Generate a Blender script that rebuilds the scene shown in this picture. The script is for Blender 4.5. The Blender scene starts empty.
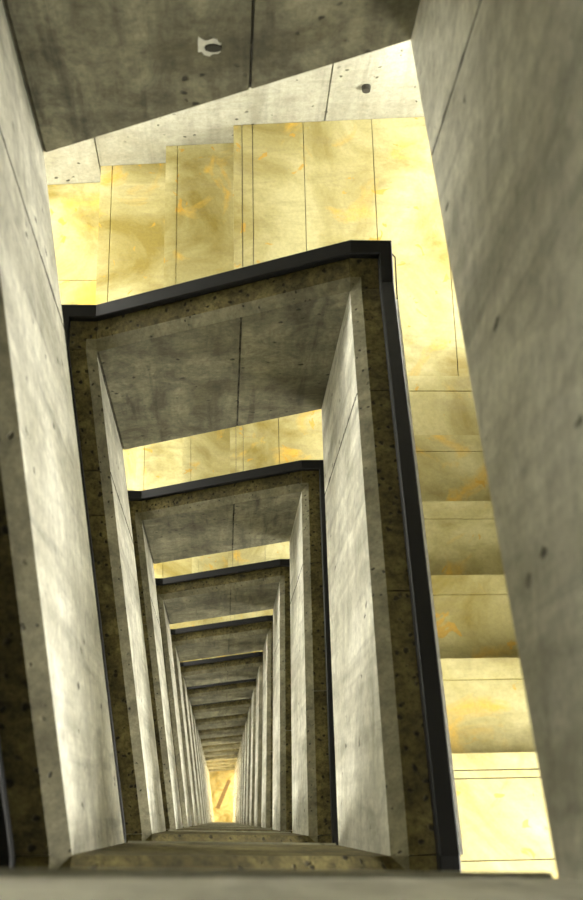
import bpy, bmesh, math, random
from mathutils import Vector, Matrix
random.seed(4)
S = bpy.context.scene
C = S.collection

# ---------------------------------------------------------------- camera
CZ = 53.4                                   # the lens is this far above the bottom floor
cam = bpy.data.cameras.new('camera'); co = bpy.data.objects.new('camera', cam); C.objects.link(co); S.camera = co
def camera_axes():
    d = Vector((221.972 - 291.5, 820.400 - 450, 1096.15)).normalized(); up = -d
    n = Vector((0, -1, 0)); n = (n - up * n.dot(up)).normalized()
    e = n.cross(up)
    return e, n, up
e_, n_, u_ = camera_axes()
right = Vector((e_[0], n_[0], u_[0])); down = Vector((e_[1], n_[1], u_[1])); fwd = Vector((e_[2], n_[2], u_[2]))
m = Matrix.Identity(4)
for i in range(3):
    m[i][0] = right[i]; m[i][1] = -down[i]; m[i][2] = -fwd[i]
m.translation = Vector((0, 0, CZ)); co.matrix_world = m
cam.sensor_fit = 'VERTICAL'; cam.sensor_height = 36; cam.sensor_width = 36
cam.lens = 1096.15 / 900 * 36; cam.clip_start = .02; cam.clip_end = 200
cam.dof.use_dof = True; cam.dof.focus_distance = 7.0; cam.dof.aperture_fstop = 4.2

# ---------------------------------------------------------------- world, exposure
w = bpy.data.worlds.new('world'); S.world = w; w.use_nodes = True
w.node_tree.nodes['Background'].inputs[0].default_value = (.9, .95, 1, 1)
w.node_tree.nodes['Background'].inputs[1].default_value = .6
S.view_settings.view_transform = 'Standard'; S.view_settings.look = 'None'
S.view_settings.gamma = 1; S.view_settings.use_curve_mapping = False
S.view_settings.exposure = 0.85
# strengths of the unseen windows added to light the landings, by corner
WIN = dict(FR=14, NR=12, FL=17, NL=13)
BOTTOM = 120
# ---------------------------------------------------------------- geometry of the well (from the lens, metres)
H = 3.06; R = .17; D = 1.441; PH = 1.0; W = .17
IN = {'FL': (-.587, 2.095), 'FR': (.554, 2.165), 'NL': (-.347, -.056), 'NR': (.470, -.089)}
ZT = {'FR': -4.262, 'FL': -4.772, 'NL': -5.792, 'NR': -3.242}
DY = {-1: (.014, .003), 0: (-.013, -.015)}
N0, N1 = -1, 16
def inner(c, n):
    x, y = IN[c]
    if c == 'NL': y += DY.get(n, (0, 0))[0]
    if c == 'NR': y += DY.get(n - 1, (0, 0))[1]
    return x, y
def top(c, n): return CZ + ZT[c] - (n - 1) * H
OUT = {'far': (0, 1), 'left': (-1, 0), 'near': (0, -1), 'right': (1, 0)}
KO = {'far': 1.13, 'left': 1, 'near': 1, 'right': 1}
ENDS = {'far': ('FR', 'FL', 'right', 'left'), 'left': ('FL', 'NL', 'far', 'near'),
        'near': ('NL', 'NR', 'left', 'right'), 'right': ('NR', 'FR', 'near', 'far')}
XE, XW, YS = 2.0, -2.0, -1.65
def ywall(x): return 3.73 + (x - .44) * .075

# ---------------------------------------------------------------- materials
def mat(name):
    m = bpy.data.materials.new(name); m.use_nodes = True
    nt = m.node_tree; b = nt.nodes['Principled BSDF']
    return m, nt, b
def nd(nt, t, **k):
    n = nt.nodes.new(t)
    for a, v in k.items(): setattr(n, a, v)
    return n
def pos(nt, sc):
    g = nd(nt, 'ShaderNodeNewGeometry'); mp = nd(nt, 'ShaderNodeMapping')
    mp.inputs['Scale'].default_value = sc
    nt.links.new(g.outputs['Position'], mp.inputs['Vector']); return mp.outputs[0]
def noise(nt, vec, scale, detail=6, rough=.6, dist=0):
    n = nd(nt, 'ShaderNodeTexNoise'); n.inputs['Scale'].default_value = scale
    n.inputs['Detail'].default_value = detail; n.inputs['Roughness'].default_value = rough
    n.inputs['Distortion'].default_value = dist
    nt.links.new(vec, n.inputs['Vector']); return n.outputs[0]
def ramp(nt, f, stops):
    r = nd(nt, 'ShaderNodeValToRGB'); el = r.color_ramp.elements
    while len(el) < len(stops): el.new(.5)
    for e, (p, c) in zip(el, stops):
        e.position = p; e.color = (c, c, c, 1) if isinstance(c, (int, float)) else (*c, 1)
    nt.links.new(f, r.inputs[0]); return r.outputs[0]
def mix(nt, f, a, b, mode='MIX'):
    n = nd(nt, 'ShaderNodeMix', data_type='RGBA', blend_type=mode)
    for i, v in ((0, f), (6, a), (7, b)):
        if hasattr(v, 'links') or hasattr(v, 'is_linked'): nt.links.new(v, n.inputs[i])
        elif i == 0: n.inputs[0].default_value = v
        else: n.inputs[i].default_value = (*v, 1)
    return n.outputs[2]
def bump(nt, b, h, strength, dist=.01, prev=None):
    n = nd(nt, 'ShaderNodeBump'); n.inputs['Strength'].default_value = strength; n.inputs['Distance'].default_value = dist
    nt.links.new(h, n.inputs['Height'])
    if prev: nt.links.new(prev, n.inputs['Normal'])
    nt.links.new(n.outputs[0], b.inputs['Normal']); return n.outputs[0]

def concrete(name, light, mid, dark, streak=.35, pits=.5, grain=.25, big=1.2, pit_scale=14, stain=None, rough=.85, pit_r=.17, pit_z=1., mott=0.):
    m, nt, b = mat(name)
    v1 = pos(nt, (1, 1, 1)); vs = pos(nt, (7, 7, .55)); vh = pos(nt, (1.2, 1.2, 9))
    a = noise(nt, v1, big, 8, .62, .6)
    col = mix(nt, ramp(nt, a, [(.36, 0), (.62, 1)]), mid, light)
    s = ramp(nt, noise(nt, vs, 1.0, 6, .6, .4), [(.42, 0), (.68, 1)])
    k = nd(nt, 'ShaderNodeMath', operation='MULTIPLY'); k.inputs[1].default_value = streak; nt.links.new(s, k.inputs[0])
    col = mix(nt, k.outputs[0], col, dark)
    hb = ramp(nt, noise(nt, vh, 1.6, 4, .6, .2), [(.5, 0), (.75, 1)])
    k = nd(nt, 'ShaderNodeMath', operation='MULTIPLY'); k.inputs[1].default_value = .28; nt.links.new(hb, k.inputs[0])
    col = mix(nt, k.outputs[0], col, dark)
    g = noise(nt, v1, 38, 8, .75)
    gr = ramp(nt, g, [(.32, 1 - grain), (.6, 1)])
    col = mix(nt, 1.0, col, gr, 'MULTIPLY')
    if mott:      # cloudy damp patches and blotches
        mo = ramp(nt, noise(nt, pos(nt, (1, 1, .6)), 6.5, 8, .68, 1.2), [(.38, 1 - mott), (.58, 1)])
        col = mix(nt, 1.0, col, mo, 'MULTIPLY')
        sp = ramp(nt, noise(nt, pos(nt, (16, 16, 1.1)), 1.0, 4, .55, .3), [(.60, 1), (.70, 1 - mott)])
        col = mix(nt, 1.0, col, sp, 'MULTIPLY')
    vo = nd(nt, 'ShaderNodeTexVoronoi'); vo.inputs['Scale'].default_value = pit_scale; vo.inputs['Randomness'].default_value = 1
    wv = nd(nt, 'ShaderNodeVectorMath', operation='ADD'); nt.links.new(pos(nt, (1, 1, pit_z)), wv.inputs[0])
    nn = nd(nt, 'ShaderNodeTexNoise'); nn.inputs['Scale'].default_value = 30; nt.links.new(v1, nn.inputs['Vector'])
    sc = nd(nt, 'ShaderNodeVectorMath', operation='SCALE'); sc.inputs['Scale'].default_value = .03
    nt.links.new(nn.outputs['Color'], sc.inputs[0]); nt.links.new(sc.outputs[0], wv.inputs[1])
    nt.links.new(wv.outputs[0], vo.inputs['Vector'])
    pd = ramp(nt, vo.outputs['Distance'], [(pit_r * .6, 1), (pit_r, 0)])
    pm = ramp(nt, noise(nt, v1, 5, 3, .6), [(.62 - .25 * pits, 0), (.70 - .25 * pits, 1)])
    pk = nd(nt, 'ShaderNodeMath', operation='MULTIPLY'); nt.links.new(pd, pk.inputs[0]); nt.links.new(pm, pk.inputs[1])
    pk2 = nd(nt, 'ShaderNodeMath', operation='MULTIPLY'); pk2.inputs[1].default_value = .85; nt.links.new(pk.outputs[0], pk2.inputs[0])
    col = mix(nt, pk2.outputs[0], col, tuple(c * .25 for c in dark))
    if stain:
        st = ramp(nt, noise(nt, v1, 2.3, 5, .6, 1.0), [(.60, 0), (.70, 1)])
        k = nd(nt, 'ShaderNodeMath', operation='MULTIPLY'); k.inputs[1].default_value = .55; nt.links.new(st, k.inputs[0])
        col = mix(nt, k.outputs[0], col, stain)
    nt.links.new(col, b.inputs['Base Color']); b.inputs['Roughness'].default_value = rough
    p = bump(nt, b, g, .35, .006)
    inv = nd(nt, 'ShaderNodeMath', operation='SUBTRACT'); inv.inputs[0].default_value = 1; nt.links.new(pk.outputs[0], inv.inputs[1])
    bump(nt, b, inv.outputs[0], .7, .008, p)
    return m
M = {}
M['pale'] = concrete('pale_limewashed_concrete', (.88, .87, .75), (.58, .57, .46), (.13, .125, .07), .45, .55, .30, 2.2, 13, pit_r=.16, pit_z=.45, mott=.24)
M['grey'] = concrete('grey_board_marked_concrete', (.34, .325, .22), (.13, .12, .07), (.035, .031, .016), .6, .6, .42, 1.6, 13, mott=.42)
M['lip'] = concrete('grey_chamfer_concrete', (.36, .34, .225), (.20, .185, .11), (.06, .05, .025), .3, .9, .4, 2.5, 28, pit_r=.2, mott=.3)
M['rough'] = concrete('rough_brown_concrete', (.29, .245, .095), (.13, .108, .04), (.03, .024, .008), .3, 1.6, .75, 3.5, 24, rough=.95, pit_r=.26, mott=.4)
M['wall'] = concrete('white_rendered_concrete', (.50, .50, .41), (.36, .35, .27), (.16, .15, .09), .4, .6, .25, 1.2, 15, mott=.15)
M['slab'] = concrete('raw_concrete_soffit', (.27, .26, .20), (.19, .18, .135), (.09, .08, .05), .2, .3, .2)

def stone(name):
    m, nt, b = mat(name)
    v = pos(nt, (1, 1, 1)); vs = pos(nt, (1, 5, 1))
    a = noise(nt, v, 1.8, 8, .6, .8)
    col = mix(nt, ramp(nt, a, [(.35, 0), (.62, 1)]), (.285, .225, .048), (.60, .55, .28))
    gy = ramp(nt, noise(nt, vs, 2.6, 8, .7, .5), [(.5, 0), (.72, .55)])
    col = mix(nt, gy, col, (.30, .25, .12))
    st = ramp(nt, noise(nt, v, 3.2, 5, .55, .9), [(.58, 0), (.70, .85)])
    col = mix(nt, st, col, (.70, .44, .06))
    sp = ramp(nt, noise(nt, v, 9, 3, .5, .6), [(.66, 0), (.685, .75)])
    col = mix(nt, sp, col, (.60, .34, .03))
    g = noise(nt, v, 60, 6, .75)
    col = mix(nt, 1.0, col, ramp(nt, g, [(.3, .82), (.6, 1)]), 'MULTIPLY')
    nt.links.new(col, b.inputs['Base Color']); b.inputs['Roughness'].default_value = .62
    bump(nt, b, g, .25, .003)
    return m
M['stone'] = stone('yellow_worn_stone')
def plain(name, c, rough, metal=0, ns=20, spec=.5):
    m, nt, b = mat(name); v = pos(nt, (1, 1, 1))
    g = noise(nt, v, ns, 6, .7)
    col = mix(nt, ramp(nt, g, [(.3, 0), (.7, 1)]), tuple(x * .8 for x in c), tuple(min(1, x * 1.2) for x in c))
    nt.links.new(col, b.inputs['Base Color']); b.inputs['Metallic'].default_value = metal
    b.inputs['Specular IOR Level'].default_value = spec
    nt.links.new(ramp(nt, g, [(.3, rough - .08), (.7, rough + .08)]), b.inputs['Roughness'])
    return m
M['rail'] = plain('black_painted_steel', (.004, .0045, .0055), .55, 0, 25, .3)
M['frame'] = plain('grey_added_frame', (.25, .26, .27), .5)
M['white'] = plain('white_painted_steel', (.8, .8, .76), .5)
M['patch'] = plain('pale_mortar_patch', (.50, .49, .42), .9, 0, 30)
M['hole'] = plain('dark_formwork_hole', (.03, .028, .02), .95)
M['floor_streak'] = plain('dark_floor_streak', (.16, .11, .045), .8, 0, 5)
def glow(name, c, s):
    m, nt, b = mat(name); b.inputs['Base Color'].default_value = (.1, .1, .1, 1)
    b.inputs['Emission Color'].default_value = (*c, 1); b.inputs['Emission Strength'].default_value = s; return m
for k, s in WIN.items(): M['win' + k] = glow('added_pane_' + k.lower(), (1, .96, .84), s)
for k, s in WIN.items(): M['win' + k + '_deep'] = glow('added_warm_pane_' + k.lower(), (1, .80, .46), s * 5); M['win' + k + '_warm'] = glow('added_pale_pane_' + k.lower(), (1, .9, .68), s * 2)  # stronger, warmer panes added to brighten the deep turns
M['warm'] = glow('added_lamp_glow', (1, .8, .5), BOTTOM)

# ---------------------------------------------------------------- mesh helpers
def obj(name, bm, mt, parent=None, loc=None):
    bmesh.ops.remove_doubles(bm, verts=bm.verts, dist=1e-5)
    bmesh.ops.recalc_face_normals(bm, faces=bm.faces)
    me = bpy.data.meshes.new(name); bm.to_mesh(me); bm.free()
    o = bpy.data.objects.new(name, me); C.objects.link(o); me.materials.append(mt)
    if parent:
        o.parent = parent; o.matrix_parent_inverse = Matrix.Identity(4)
        me.transform(Matrix.Translation(-wloc(parent)))
    return o
def wloc(o):
    v = Vector((0, 0, 0))
    while o: v += o.location; o = o.parent
    return v
def empty(name, loc):
    o = bpy.data.objects.new(name, None); o.location = loc; C.objects.link(o); o.empty_display_size = .1; return o
def tag(o, label=None, cat=None, group=None, kind=None):
    for k, v in (('label', label), ('category', cat), ('group', group), ('kind', kind)):
        if v: o[k] = v
    return o
def rings(bm, rs, cap=True):
    vs = [[bm.verts.new(p) for p in r] for r in rs]
    n = len(rs[0])
    for a, b in zip(vs, vs[1:]):
        for i in range(n):
            q = [a[i], a[(i + 1) % n], b[(i + 1) % n], b[i]]
            try: bm.faces.new(q)
            except ValueError: pass
    if cap:
        bm.faces.new(vs[0]); bm.faces.new(vs[-1][::-1])
def prism(bm, poly, z0, z1):
    rings(bm, [[(x, y, z0) for x, y in poly], [(x, y, z1) for x, y in poly]])
def box(bm, x0, x1, y0, y1, z0, z1): prism(bm, [(x0, y0), (x1, y0), (x1, y1), (x0, y1)], z0, z1)

# ---------------------------------------------------------------- words for labels
ORD = {-1: 'unused', 0: 'topmost', 1: 'second', 2: 'third', 3: 'fourth', 4: 'fifth', 5: 'sixth', 6: 'seventh', 7: 'eighth', 8: 'ninth', 9: 'tenth',
       10: 'eleventh', 11: 'twelfth', 12: 'thirteenth', 13: 'fourteenth', 14: 'fifteenth', 15: 'sixteenth', 16: 'seventeenth'}
SIDE = {'far': 'upper', 'left': 'left', 'near': 'lower', 'right': 'right'}

# ---------------------------------------------------------------- balustrades
def corners_of(side, n):
    a, b, oa, ob = ENDS[side]
    return a, b, oa, ob, n, (n + 1 if side == 'near' else n)
def pt(side, o, z, st, n):
    """st: 'A0' mitre at A, t in 0..1 along, 'B0' mitre at B"""
    a, b, oa, ob, na, nb = corners_of(side, n)
    ax, ay = inner(a, na); bx, by = inner(b, nb); za, zb = top(a, na), top(b, nb)
    ux, uy = OUT[side]; k = KO[side] * o
    if st == 'A0' or st == 'B0':
        (x, y, zz, os) = (ax, ay, za, oa) if st == 'A0' else (bx, by, zb, ob)
        vx, vy = OUT[os]; kk = KO[os] * o
        return (x + ux * k + vx * kk, y + uy * k + vy * kk, zz + z)
    t = st
    return (ax + (bx - ax) * t + ux * k, ay + (by - ay) * t + uy * k, za + (zb - za) * t + z)
def hash_(s): return sum(map(ord, s))
def length(side, n):
    return (Vector(pt(side, 0, 0, 1., n)) - Vector(pt(side, 0, 0, 0., n))).length
JOINTS = {'right': [.30 if False else .745], 'left': [.24], 'far': [.41], 'near': [.5]}
COPE = {'right': [.36, .745], 'left': [.24, .33], 'far': [], 'near': []}
def balustrade(side, n):
    a, b, oa, ob, na, nb = corners_of(side, n)
    mid = Vector(pt(side, .08, -PH, .5, n))
    e = empty('balustrade', mid)
    L = length(side, n)
    d = .005 / L
    # wall body: concrete wall with casting grooves at its joints and inner corners
    st = ['A0', (0., .008), (.012 / L, 0)] if side == 'left' else ['A0', 0.]
    for j in ([] if side == 'near' else JOINTS[side]): st += [(j - d, 0), (j, .014), (j + d, 0)]
    st += [(1 - .012 / L, 0), (1., .008), 'B0'] if side == 'far' else [1., 'B0']
    bm = bmesh.new(); rs = []
    for s in st:
        if isinstance(s, tuple): t, dd = s
        else: t, dd = s, 0.0
        i0 = dd
        rs.append([pt(side, i0, -D, t, n), pt(side, i0, 0, t, n), pt(side, W, 0, t, n), pt(side, W, -D, t, n)])
    # mitre ends start from the corner itself
    rings(bm, rs)
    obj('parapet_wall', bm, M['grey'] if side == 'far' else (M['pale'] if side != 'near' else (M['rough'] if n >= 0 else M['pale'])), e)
    # chamfered lip
    c = .047; zc = .03
    bm = bmesh.new()
    rings(bm, [[pt(side, 0, 0.0005, t, n), pt(side, c, zc, t, n), pt(side, c, 0.0005, t, n)] for t in ('A0', 0., 1., 'B0')])
    obj('chamfered_lip', bm, M['rough' if side == 'near' and n >= 0 else 'lip'], e)
    # rough coping in cast lengths with open joints
    bm = bmesh.new(); g = .003 / L
    def seg(ts):
        rings(bm, [[pt(side, c, .0005, t, n), pt(side, c, zc, t, n), pt(side, W, zc, t, n), pt(side, W, .0005, t, n)] for t in ts])
    seg(['A0', 0. + 0 * g])
    cuts = [0.] + COPE[side] + [1.]
    for t0, t1 in zip(cuts, cuts[1:]): seg([t0 + g, t1 - g])
    seg([1., 'B0'])
    obj('coping', bm, M['rough'], e)
    if side == 'near':  # pale strip put in as the bright highlight along the lower edge
        bm = bmesh.new()
        rings(bm, [[pt(side, -.0075, -D - .001, t, n), pt(side, -.0075, -D + .006, t, n), pt(side, -.0003, -D + .012, t, n), pt(side, -.0003, -D - .001, t, n)] for t in (0.015, .985)])
        obj('edge_highlight', bm, M['wall'], e)
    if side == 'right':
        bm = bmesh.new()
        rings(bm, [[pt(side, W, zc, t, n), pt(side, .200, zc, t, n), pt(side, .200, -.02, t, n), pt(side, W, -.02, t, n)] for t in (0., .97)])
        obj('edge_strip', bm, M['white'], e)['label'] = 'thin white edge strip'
    # ragged plumb joints in the cast faces
    rj = random.Random(hash_(side) + n * 7)
    dirx = Vector(pt(side, 0, 0, 1., n)) - Vector(pt(side, 0, 0, 0., n)); slope = dirx.z / L
    for j in ([] if side == 'near' else JOINTS[side]) + ([.004] if side == 'left' else []):
        bm = bmesh.new(); K = 46; prev = None; wob = 0
        for i in range(K + 1):
            zz = -D + .012 + (D - .02) * i / K
            wob = wob * .8 + rj.uniform(-.0012, .0012)
            wd = max(.0012, rj.choice((.002, .003, .003, .004, .007, .012)) * (1.5 if side != 'far' else .8)) / L
            tc = j + wob / L
            a_ = pt(side, -.0012, zz, tc - wd / 2, n); b_ = pt(side, -.0012, zz, tc + wd / 2, n)
            c_ = pt(side, .002, zz, tc + wd / 2, n); d_ = pt(side, .002, zz, tc - wd / 2, n)
            cur = [bm.verts.new(v) for v in (a_, b_, c_, d_)]
            if prev:
                for q in range(4): bm.faces.new((prev[q], prev[(q + 1) % 4], cur[(q + 1) % 4], cur[q]))
            else: bm.faces.new(cur)
            prev = cur
        bm.faces.new(prev)
        obj('casting_joint', bm, M['hole'], e)
    # steel handrail
    bm = bmesh.new(); r0, r1, z0, z1 = .122, .180, .040, .088
    q = .004
    prof = [(r0, z0), (r0, z1 - q), (r0 + q, z1), (r1 - q, z1), (r1, z1 - q), (r1, z0)]
    rings(bm, [[pt(side, o, z, t, n) for o, z in prof] for t in ('A0', 0., 1., 'B0')])
    h = obj('handrail', bm, M['rail'], e)
    if n <= 5:
        k = 4 if side in ('left', 'right') else 2
        for i in range(k):
            t = (i + .5) / k; bm = bmesh.new(); w2 = .02 / L
            rings(bm, [[pt(side, .135, zc, s, n), pt(side, .135, z0, s, n), pt(side, .165, z0, s, n), pt(side, .165, zc, s, n)] for s in (t - w2, t + w2)])
            obj('bracket', bm, M['rail'], h)
    return e
look = {'far': 'grey board marked concrete balustrade', 'left': 'pale concrete balustrade', 'right': 'pale concrete balustrade', 'near': 'concrete balustrade seen edge on'}
def bal_label(side, n):
    if side == 'near':
        if n == -1: return 'blurred concrete balustrade across the very bottom of the view, nearest the lens', None
        ring = n + 1
        return '%s concrete balustrade below the blurred one, on the lower side of the well' % {1: 'first', 2: 'second', 3: 'third'}.get(ring, ORD[min(n, 16)]), None
    if n == 0:
        return {'far': 'dark stained grey balustrade wall across the top left, nearest the lens',
                'left': 'large white balustrade wall along the left edge, with a long diagonal joint',
                'right': 'huge blurred mottled balustrade wall filling the right edge'}[side], None
    if n == 1:
        return {'far': 'widest complete grey balustrade with black handrail, below the yellow far steps',
                'left': 'white balustrade with brown coping, left side of the largest complete ring',
                'right': 'balustrade with the long black handrail beside the bright right hand steps'}[side], None
    if n <= 9:
        return '%s balustrade on the %s side, %s ring counted down the stairwell' % ({'far': 'grey', 'left': 'pale', 'right': 'pale'}[side], SIDE[side], ORD[n]), None
    return 'tiny %s balustrade near the golden floor on the %s side, %s ring down' % ({'far': 'grey', 'left': 'pale', 'right': 'pale'}[side], SIDE[side], ORD[n]), None
for n in range(N0, N1 + 1):
    for side in ('far', 'left', 'near', 'right'):
        if n == -1 and side == 'right': continue
        e = balustrade(side, n)
        lb, _ = bal_label(side, n)
        if n == -1 and side != 'near': lb = 'concrete balustrade above the lens on the %s side of the stairwell' % SIDE[side]
        tag(e, lb, 'balustrade', 'balustrades on the %s side of the stairwell' % SIDE[side])
        if n == 1 and side == 'right':           # thin wire loop fixed outside the rail corner
            hr = [c for c in e.children if c.name.startswith('handrail')][0]
            x, y = inner('FR', 1); z = top('FR', 1)
            bm = bmesh.new(); P = [(.181, .16, .05), (.197, .14, .05), (.197, -.06, .045), (.181, -.08, .04)]
            for p, q in zip(P, P[1:]):
                a_, b_ = Vector((x + p[0], y + p[1], z + p[2])), Vector((x + q[0], y + q[1], z + q[2]))
                dd = .0025; rings(bm, [[v + Vector(o) for o in ((-dd, 0, -dd), (dd, 0, -dd), (dd, 0, dd), (-dd, 0, dd))] for v in (a_, b_)])
            obj('wire_loop', bm, M['rail'], hr)
        if n == 0 and side == 'far':             # chipped mortar patch, tie hole
            px, pz = -.02, None
            t = (inner('FR', 0)[0] + .045) / (inner('FR', 0)[0] - inner('FL', 0)[0])
            c0 = Vector(pt('far', 0, 0, t, 0)); c0.z = CZ - 2.645
            bm = bmesh.new(); ring = []
            rr = random.Random(3)
            for i in range(22):
                an = i / 22 * math.tau; rad = .04 * (1 + rr.uniform(-.35, .35))
                ring.append((c0.x + rad * math.cos(an) * 1.1, c0.y - .0015, c0.z + rad * .9 * math.sin(an)))
            back = [(x, y + .01, z) for x, y, z in ring]
            rings(bm, [ring, back]); pa = obj('mortar_patch', bm, M['patch'], e); pa['label'] = 'pale chipped mortar patch'
            bm = bmesh.new(); bmesh.ops.create_cone(bm, cap_ends=True, segments=14, radius1=.016, radius2=.016, depth=.006,
                matrix=Matrix.Translation(c0 + Vector((.02, -.003, -.005))) @ Matrix.Rotation(math.pi / 2, 4, 'X') @ Matrix.Scale(1.6, 4, (1, 0, 0)))
            obj('tie_hole', bm, M['hole'], pa)

# ---------------------------------------------------------------- flights and landings
G = .3785
FXE = [.077, -.308, -.695]            # far flight: landing edge, tread edges (descending left)
RYE = [2.102 - G * k for k in range(6)]
LYE = [2.02 - G * k for k in range(6)]
NXE = [-.38, -.01, .36]
def yo(side, n, x):                   # outer face line of the far / near parapet
    a = pt(side, W, 0, 0., n); b = pt(side, W, 0, 1., n); t = (x - a[0]) / (b[0] - a[0]); return a[1] + (b[1] - a[1]) * t
def xo(side, n, y):
    a = pt(side, W, 0, 0., n); b = pt(side, W, 0, 1., n); t = (y - a[1]) / (b[1] - a[1]); return a[0] + (b[0] - a[0]) * t
EPS = .002
def tread(axis, s0, s1, lo, hi, z, parent, nose=1):
    """axis 'x' or 'y' = going direction; s0 is the nosing edge, s1 the back; lo/hi functions or numbers across"""
    dr = 1 if s1 > s0 else -1; ln = abs(s1 - s0); g = .068 if axis == 'y' else .052
    prof = [(-.012, 0), (g, 0), (g + .004, -.006), (g + .008, 0), (ln - .001, 0), (ln - .001, -.045), (-.012, -.045)]
    bm = bmesh.new(); rs = [[], []]
    for s, zz in prof:
        c = s0 + dr * s
        for i, f in enumerate((lo, hi)):
            v = f(c)
            rs[i].append((c, v, z + zz) if axis == 'x' else (v, c, z + zz))
    rings(bm, rs); return obj('tread', bm, M['stone'], parent)
def flight(side, n):
    if side == 'far':
        z0 = top('FR', n) - PH; axis = 'x'; E = FXE; lo = lambda x: yo('far', n, x) + EPS; hi = lambda x: ywall(x) - EPS; zs = [z0 - R * (i + 1) for i in range(2)]
        steps = [(E[1], E[0], zs[0]), (E[2], E[1], zs[1])]; ends = (E[0], z0, E[2], z0 - 3 * R)
    elif side == 'right':
        z0 = top('FR', n) - PH; axis = 'y'; E = RYE; lo = lambda y: xo('right', n, y) + EPS; hi = lambda y: XE - EPS
        steps = [(E[k], E[k + 1], z0 + R * (k + 1)) for k in range(5)]; ends = (E[5], z0 + 6 * R, E[0], z0)
    elif side == 'left':
        z0 = top('FL', n) - PH; axis = 'y'; E = LYE; lo = lambda y: XW + EPS; hi = lambda y: xo('left', n, y) - EPS
        steps = [(E[k + 1], E[k], z0 - R * (k + 1)) for k in range(5)]; ends = (E[0], z0, E[5], z0 - 6 * R)
    else:
        z0 = top('NL', n) - PH; axis = 'x'; E = NXE; lo = lambda x: YS + EPS; hi = lambda x: yo('near', n, x) - EPS
        steps = [(E[1], E[0], z0 - R), (E[2], E[1], z0 - 2 * R)]; ends = (E[0], z0, E[2], z0 - 3 * R)
    m_ = (ends[0] + ends[2]) / 2; c = (lo(m_) + hi(m_)) / 2
    root = empty('stair_flight', (m_, c, (ends[1] + ends[3]) / 2 - .3) if axis == 'x' else (c, m_, (ends[1] + ends[3]) / 2 - .3))
    # waist slab: stepped top, sloping soffit
    sg = 1 if ends[2] > ends[0] else -1      # ends = high s, high z, low s, low z
    hs, hz, ls, lz = ends
    nr = len(steps) + 1; pts = [(hs, hz - .046)]
    go = abs(ls - hs) / (nr - 1)
    for i in range(nr - 1):
        zt = hz - R * (i + 1) - .046
        a_ = hs + sg * go * i; b_ = hs + sg * go * (i + 1)
        pts += [(a_, zt), (b_, zt)]
    pts += [(ls, lz - .046), (ls, lz - .22), (hs, hz - .22 - R)]
    pts = pts[1:]
    bm = bmesh.new(); rs = [[], []]
    for s, zz in pts:
        for i, f in enumerate((lo, hi)):
            v = f(s); rs[i].append((s, v, zz) if axis == 'x' else (v, s, zz))
    rings(bm, rs); obj('waist_slab', bm, M['slab'], root)
    for s0, s1, z in steps: tread(axis, s0, s1, lo, hi, z, root)
    return root
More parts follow.
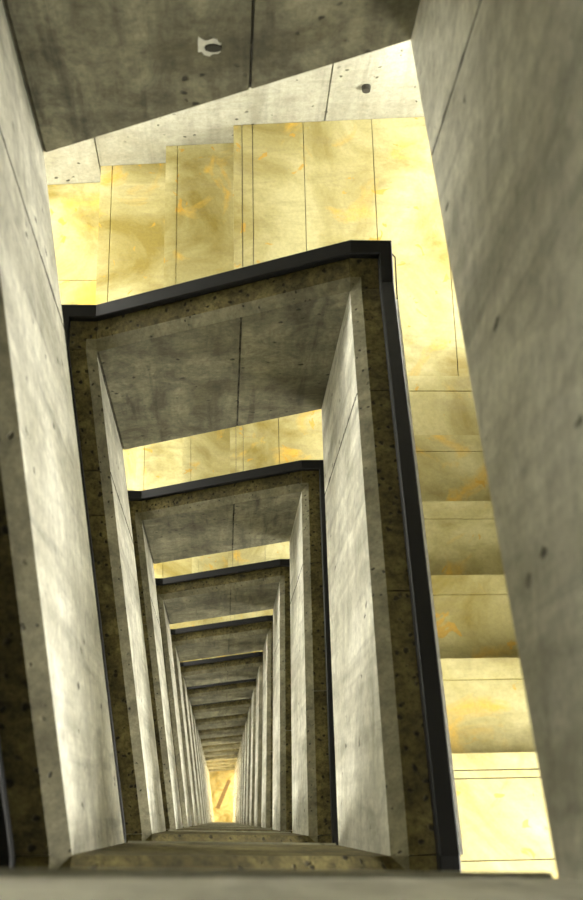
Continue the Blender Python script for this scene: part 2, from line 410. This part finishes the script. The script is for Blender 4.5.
def cells_landing(corner, n):
    """landing slab with its stone paving laid in strips"""
    z = top(corner, n) - PH
    root = empty('landing', {'FR': (1.3, 2.9, z - .2), 'FL': (-1.3, 2.8, z - .2), 'NL': (-1.2, -.8, z - .2), 'NR': (1.2, -.8, z - .2)}[corner])
    if corner == 'FR':
        xe = xo('right', n, 2.102) + EPS; e = FXE[0]; y1 = RYE[0]
        ci = (inner('FR', n)[0] + W + EPS, inner('FR', n)[1] + W * 1.13 + EPS)
        poly = [(e, yo('far', n, e) + EPS), (ci[0], ci[1]), (xe, y1), (XE - EPS, y1), (XE - EPS, ywall(XE) - EPS), (e, ywall(e) - EPS)]
        strips = []
        xs = [e - .012, e + .037, e + .095, .459, .85, 1.24, 1.62, XE - EPS]
        for i in range(7):
            a_, b_ = xs[i], xs[i + 1] - .004
            def yl(x): return (max(yo('far', n, x) + EPS, ci[1]) if x < ci[0] else y1 - .0)
            if a_ < ci[0] < b_:
                strips.append([(a_, yl(a_)), (ci[0], ci[1]), (ci[0], y1), (b_, y1), (b_, ywall(b_) - EPS), (a_, ywall(a_) - EPS)])
            else:
                strips.append([(a_, yl(a_)), (b_, yl(b_)), (b_, ywall(b_) - EPS), (a_, ywall(a_) - EPS)])
    elif corner == 'FL':
        e = FXE[2]; y1 = LYE[0]; ci = (inner('FL', n)[0] - W - EPS, inner('FL', n)[1] + W * 1.13 + EPS)
        poly = [(e, ywall(e) - EPS), (XW + EPS, ywall(XW) - EPS), (XW + EPS, y1), (ci[0], y1), ci, (e, yo('far', n, e) + EPS)]
        strips = []; ys = [y1 - .012, ci[1] + .0, 2.62, 2.985, 3.30]
        for i, (a_, b_) in enumerate([(y1 - .012, ci[1] - .002), (ci[1] + .002, 2.62), (2.624, 2.983), (2.987, None)]):
            xr = (ci[0]) if i == 0 else e - .001
            if b_ is None: strips.append([(XW + EPS, a_), (xr, a_), (xr, ywall(xr) - EPS), (XW + EPS, ywall(XW) - EPS)])
            elif i == 1: strips.append([(XW + EPS, a_), (ci[0], a_), (xr, max(a_, yo('far', n, xr) + EPS)), (xr, b_), (XW + EPS, b_)])
            else: strips.append([(XW + EPS, a_), (xr, a_), (xr, b_), (XW + EPS, b_)])
    elif corner == 'NR':
        ci = (inner('NR', n)[0] + W + EPS, inner('NR', n)[1] - W - EPS); e = NXE[2]; y1 = RYE[5]
        poly = [(e, YS + EPS), (XE - EPS, YS + EPS), (XE - EPS, y1), (xo('right', n, max(y1, 0)) + EPS, y1), ci, (e, min(ci[1], yo('near', n - 1, e) - EPS))]
        strips = []
        xi = xo('right', n, .1) + EPS
        for i, (a_, b_) in enumerate([(y1 - .048, y1 + .012), (y1 - .078, y1 - .052), (-.158, y1 - .082), (ci[1] , -.162), (-.62, ci[1] - .004), (-1.0, -.624), (-1.38, -1.004), (YS + EPS, -1.384)]):
            xl = max(xi, ci[0]) if i < 4 else e
            strips.append([(xl, a_), (XE - EPS, a_), (XE - EPS, b_), (xl, b_)])
    else:
        ci = (inner('NL', n)[0] - W - EPS, inner('NL', n)[1] - W - EPS); e = NXE[0]; y1 = LYE[5]
        poly = [(e, YS + EPS), (e, min(ci[1], yo('near', n, e) - EPS)), ci, (xo('left', n, y1) - EPS, y1), (XW + EPS, y1), (XW + EPS, YS + EPS)]
        strips = []
        for i, (a_, b_) in enumerate([(ci[1], y1), (-.62, ci[1] - .004), (-1.1, -.624), (YS + EPS, -1.104)]):
            xr = min(ci[0], xo('left', n, y1) - EPS) if i == 0 else e
            strips.append([(XW + EPS, a_), (xr, a_), (xr, b_), (XW + EPS, b_)])
    bm = bmesh.new(); prism(bm, poly, z - .24, z - .046); obj('landing_slab', bm, M['slab'], root)
    bm = bmesh.new()
    for s in strips: prism(bm, s, z - .045, z)
    obj('stone_paving', bm, M['stone'], root)
    if corner in ('FR', 'NR'):      # scored line behind the front edge
        pass
    return root
FL_LAB = {'far': 'yellow stone steps descending left under the far wall', 'right': 'yellow stone steps beside the right hand side',
          'left': 'stone steps behind the left balustrade', 'near': 'stone steps behind the lower balustrade'}
for n in range(N0, N1 + 1):
    for side in ('far', 'right', 'left', 'near'):
        if n == -1 and side == 'right': continue
        r = flight(side, n)
        if n == 1 and side == 'far': lb = 'yellow stained stone steps descending left at the top of the picture'
        elif n == 1 and side == 'right': lb = 'steps right of the long black handrail, dark above and bright below'
        elif n == 2 and side == 'far': lb = 'band of yellow steps seen under the widest grey balustrade'
        else: lb = '%s, %s turn counted down the stairwell' % (FL_LAB[side], ORD[n]) if n >= 0 else FL_LAB[side] + ', above the lens'
        tag(r, lb, 'stairs', 'stair flights on the %s side of the stairwell' % SIDE[side])
    for c in ('FR', 'FL', 'NL', 'NR'):
        r = cells_landing(c, n)
        where = {'FR': 'upper right', 'FL': 'upper left', 'NL': 'lower left', 'NR': 'lower right'}[c]
        if n == 1 and c == 'FR': lb = 'bright yellow paved landing with orange stains, behind the black rail corner'
        elif n == 1 and c == 'FL': lb = 'pale yellow paved landing left of the stepped treads at upper left'
        elif n == 1 and c == 'NR': lb = 'bright paved landing at lower right, cut by the blurred balustrade'
        else: lb = 'yellow paved landing in the %s corner, %s turn down the stairwell' % (where, ORD[n]) if n >= 0 else 'paved landing in the %s corner, above the lens' % where
        tag(r, lb, 'landing', 'stair landings in the %s corner' % where)

# ---------------------------------------------------------------- shaft walls, floor, ceiling
ZTOP = CZ + 5.2
def struct(name, bm, mt): return tag(obj(name, bm, mt), kind='structure')
def slabwall(name, a, b, out, t=.25, mk='slab'):
    """wall of storey high panels with open joints"""
    bm = bmesh.new(); a = Vector(a); b = Vector(b); o = Vector(out) * t
    rings(bm, [[(*a, -.3), (*b, -.3), (*(b + o), -.3), (*(a + o), -.3)], [(*a, ZTOP), (*b, ZTOP), (*(b + o), ZTOP), (*(a + o), ZTOP)]])
    return struct(name, bm, M[mk])
# back wall: panels separated by narrow vertical grooves
xs = [XW - .25, -.714, .580, XE + .25]
bm = bmesh.new()
for a_, b_ in zip(xs, xs[1:]):
    g = .004
    rings(bm, [[(a_ + g, ywall(a_), z), (b_ - g, ywall(b_), z), (b_ - g, ywall(b_) + .25, z), (a_ + g, ywall(a_) + .25, z)] for z in (-.3, ZTOP)])
rings(bm, [[(XW, ywall(XW) + .02, z), (XE, ywall(XE) + .02, z), (XE, ywall(XE) + .2, z), (XW, ywall(XW) + .2, z)] for z in (-.3, ZTOP)])
struct('wall_back', bm, M['wall'])
slabwall('wall_right', (XE, YS), (XE, ywall(XE)), (1, 0))
slabwall('wall_left', (XW, YS), (XW, ywall(XW)), (-1, 0))
slabwall('wall_front', (XW, YS), (XE, YS), (0, -1))
bm = bmesh.new(); box(bm, XW - .3, XE + .3, YS - .3, 4.2, -.3, 0); struct('floor', bm, M['stone'])
bm = bmesh.new(); box(bm, XW - .3, XE + .3, YS - .3, 4.2, ZTOP, ZTOP + .2); struct('ceiling', bm, M['slab'])
# shallow trim line where the wall meets the landing is left as a contact joint
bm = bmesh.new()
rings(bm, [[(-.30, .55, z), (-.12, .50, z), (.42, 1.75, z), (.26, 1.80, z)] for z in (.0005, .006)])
struct('floor_streak_1', bm, M['floor_streak'])  # dark diagonal streak, laid flat on the floor
# tie hole in the back wall
bm = bmesh.new()
bmesh.ops.create_cone(bm, cap_ends=True, segments=20, radius1=.03, radius2=.022, depth=.05, matrix=Matrix.Translation((.78, ywall(.78) - .002, CZ - 4.97)) @ Matrix.Rotation(math.pi / 2, 4, 'X'))
h_ = obj('formwork_hole', bm, M['hole']); tag(h_, 'dark round tie hole in the pale wall above the bright landing', 'hole')

# ---------------------------------------------------------------- low landing windows, unseen, added as light sources
wi = 0
def window(corner, n):
    global wi
    z = top(corner, n) - PH
    zz0, zz1 = z + .08, z + {'FR': 1.1, 'NR': 1.6, 'FL': 1.4, 'NL': 1.6}[corner]
    if n == 0: zz1 = z + .9
    if corner == 'FR': a = (XE - .03, 2.5, 0); b = (XE - .03, 3.6, 0); nrm = (-1, 0)
    if corner == 'NR': a = (XE - .03, -1.3, 0); b = (XE - .03, .25, 0); nrm = (-1, 0)
    if corner == 'FL': a = (XW + .03, 2.2, 0); b = (XW + .03, 3.4, 0); nrm = (1, 0)
    if corner == 'NL': a = (XW + .03, -1.5, 0); b = (XW + .03, -.4, 0); nrm = (1, 0)
    wi += 1
    root = empty('window_%d' % wi, ((a[0] + b[0]) / 2, (a[1] + b[1]) / 2, zz0)); root['kind'] = 'structure'
    n_ = Vector((*nrm, 0)); A = Vector(a); B = Vector(b)
    def P(p, zz): return (p.x, p.y, zz)
    bm = bmesh.new(); q = [P(A, zz0), P(B, zz0), P(B, zz1), P(A, zz1)]
    f = [Vector(v) for v in q]; back = [v - n_ * .01 for v in f]
    rings(bm, [[tuple(v) for v in f], [tuple(v) for v in back]])
    obj('pane', bm, M['win' + corner + ('' if n < 11 else ('_warm' if n < 14 else '_deep'))], root)
    bm = bmesh.new(); dr = (B - A).normalized(); t = .04
    def bar(p0, p1, z0, z1):
        v = [Vector(P(p0, z0)), Vector(P(p1, z0)), Vector(P(p1, z1)), Vector(P(p0, z1))]
        rings(bm, [[tuple(x - n_ * .03) for x in v], [tuple(x + n_ * .20) for x in v]])  # jambs made deep to cut light grazing along the wall
    bar(A - dr * t, B + dr * t, zz1, zz1 + t); bar(A - dr * t, B + dr * t, zz0 - t, zz0); bar(A - dr * t, A, zz0, zz1); bar(B, B + dr * t, zz0, zz1)
    obj('window_frame', bm, M['frame'], root)
for n in range(0, N1 + 1):
    for c in ('FR', 'NR', 'FL', 'NL'):
        if n == 0 and c in ('NR', 'NL'): continue
        window(c, n)
# unseen warm lamps added to brighten the bottom of the shaft
for x, y in ((-1.2, .2), (1.2, 1.2)):
    e = empty('added_lamp', (x, y, 0)); tag(e, 'added warm upright lamp on the bottom floor, hidden beside the %s wall' % ('left' if x < 0 else 'right'), 'lamp')
    bm = bmesh.new(); bmesh.ops.create_cone(bm, cap_ends=True, segments=20, radius1=.12, radius2=.1, depth=.05, matrix=Matrix.Translation((x, y, .025))); obj('base', bm, M['rail'], e)
    bm = bmesh.new(); bmesh.ops.create_cone(bm, cap_ends=True, segments=20, radius1=.08, radius2=.08, depth=.8, matrix=Matrix.Translation((x, y, .45))); obj('lamp_glow', bm, M['warm'], e)
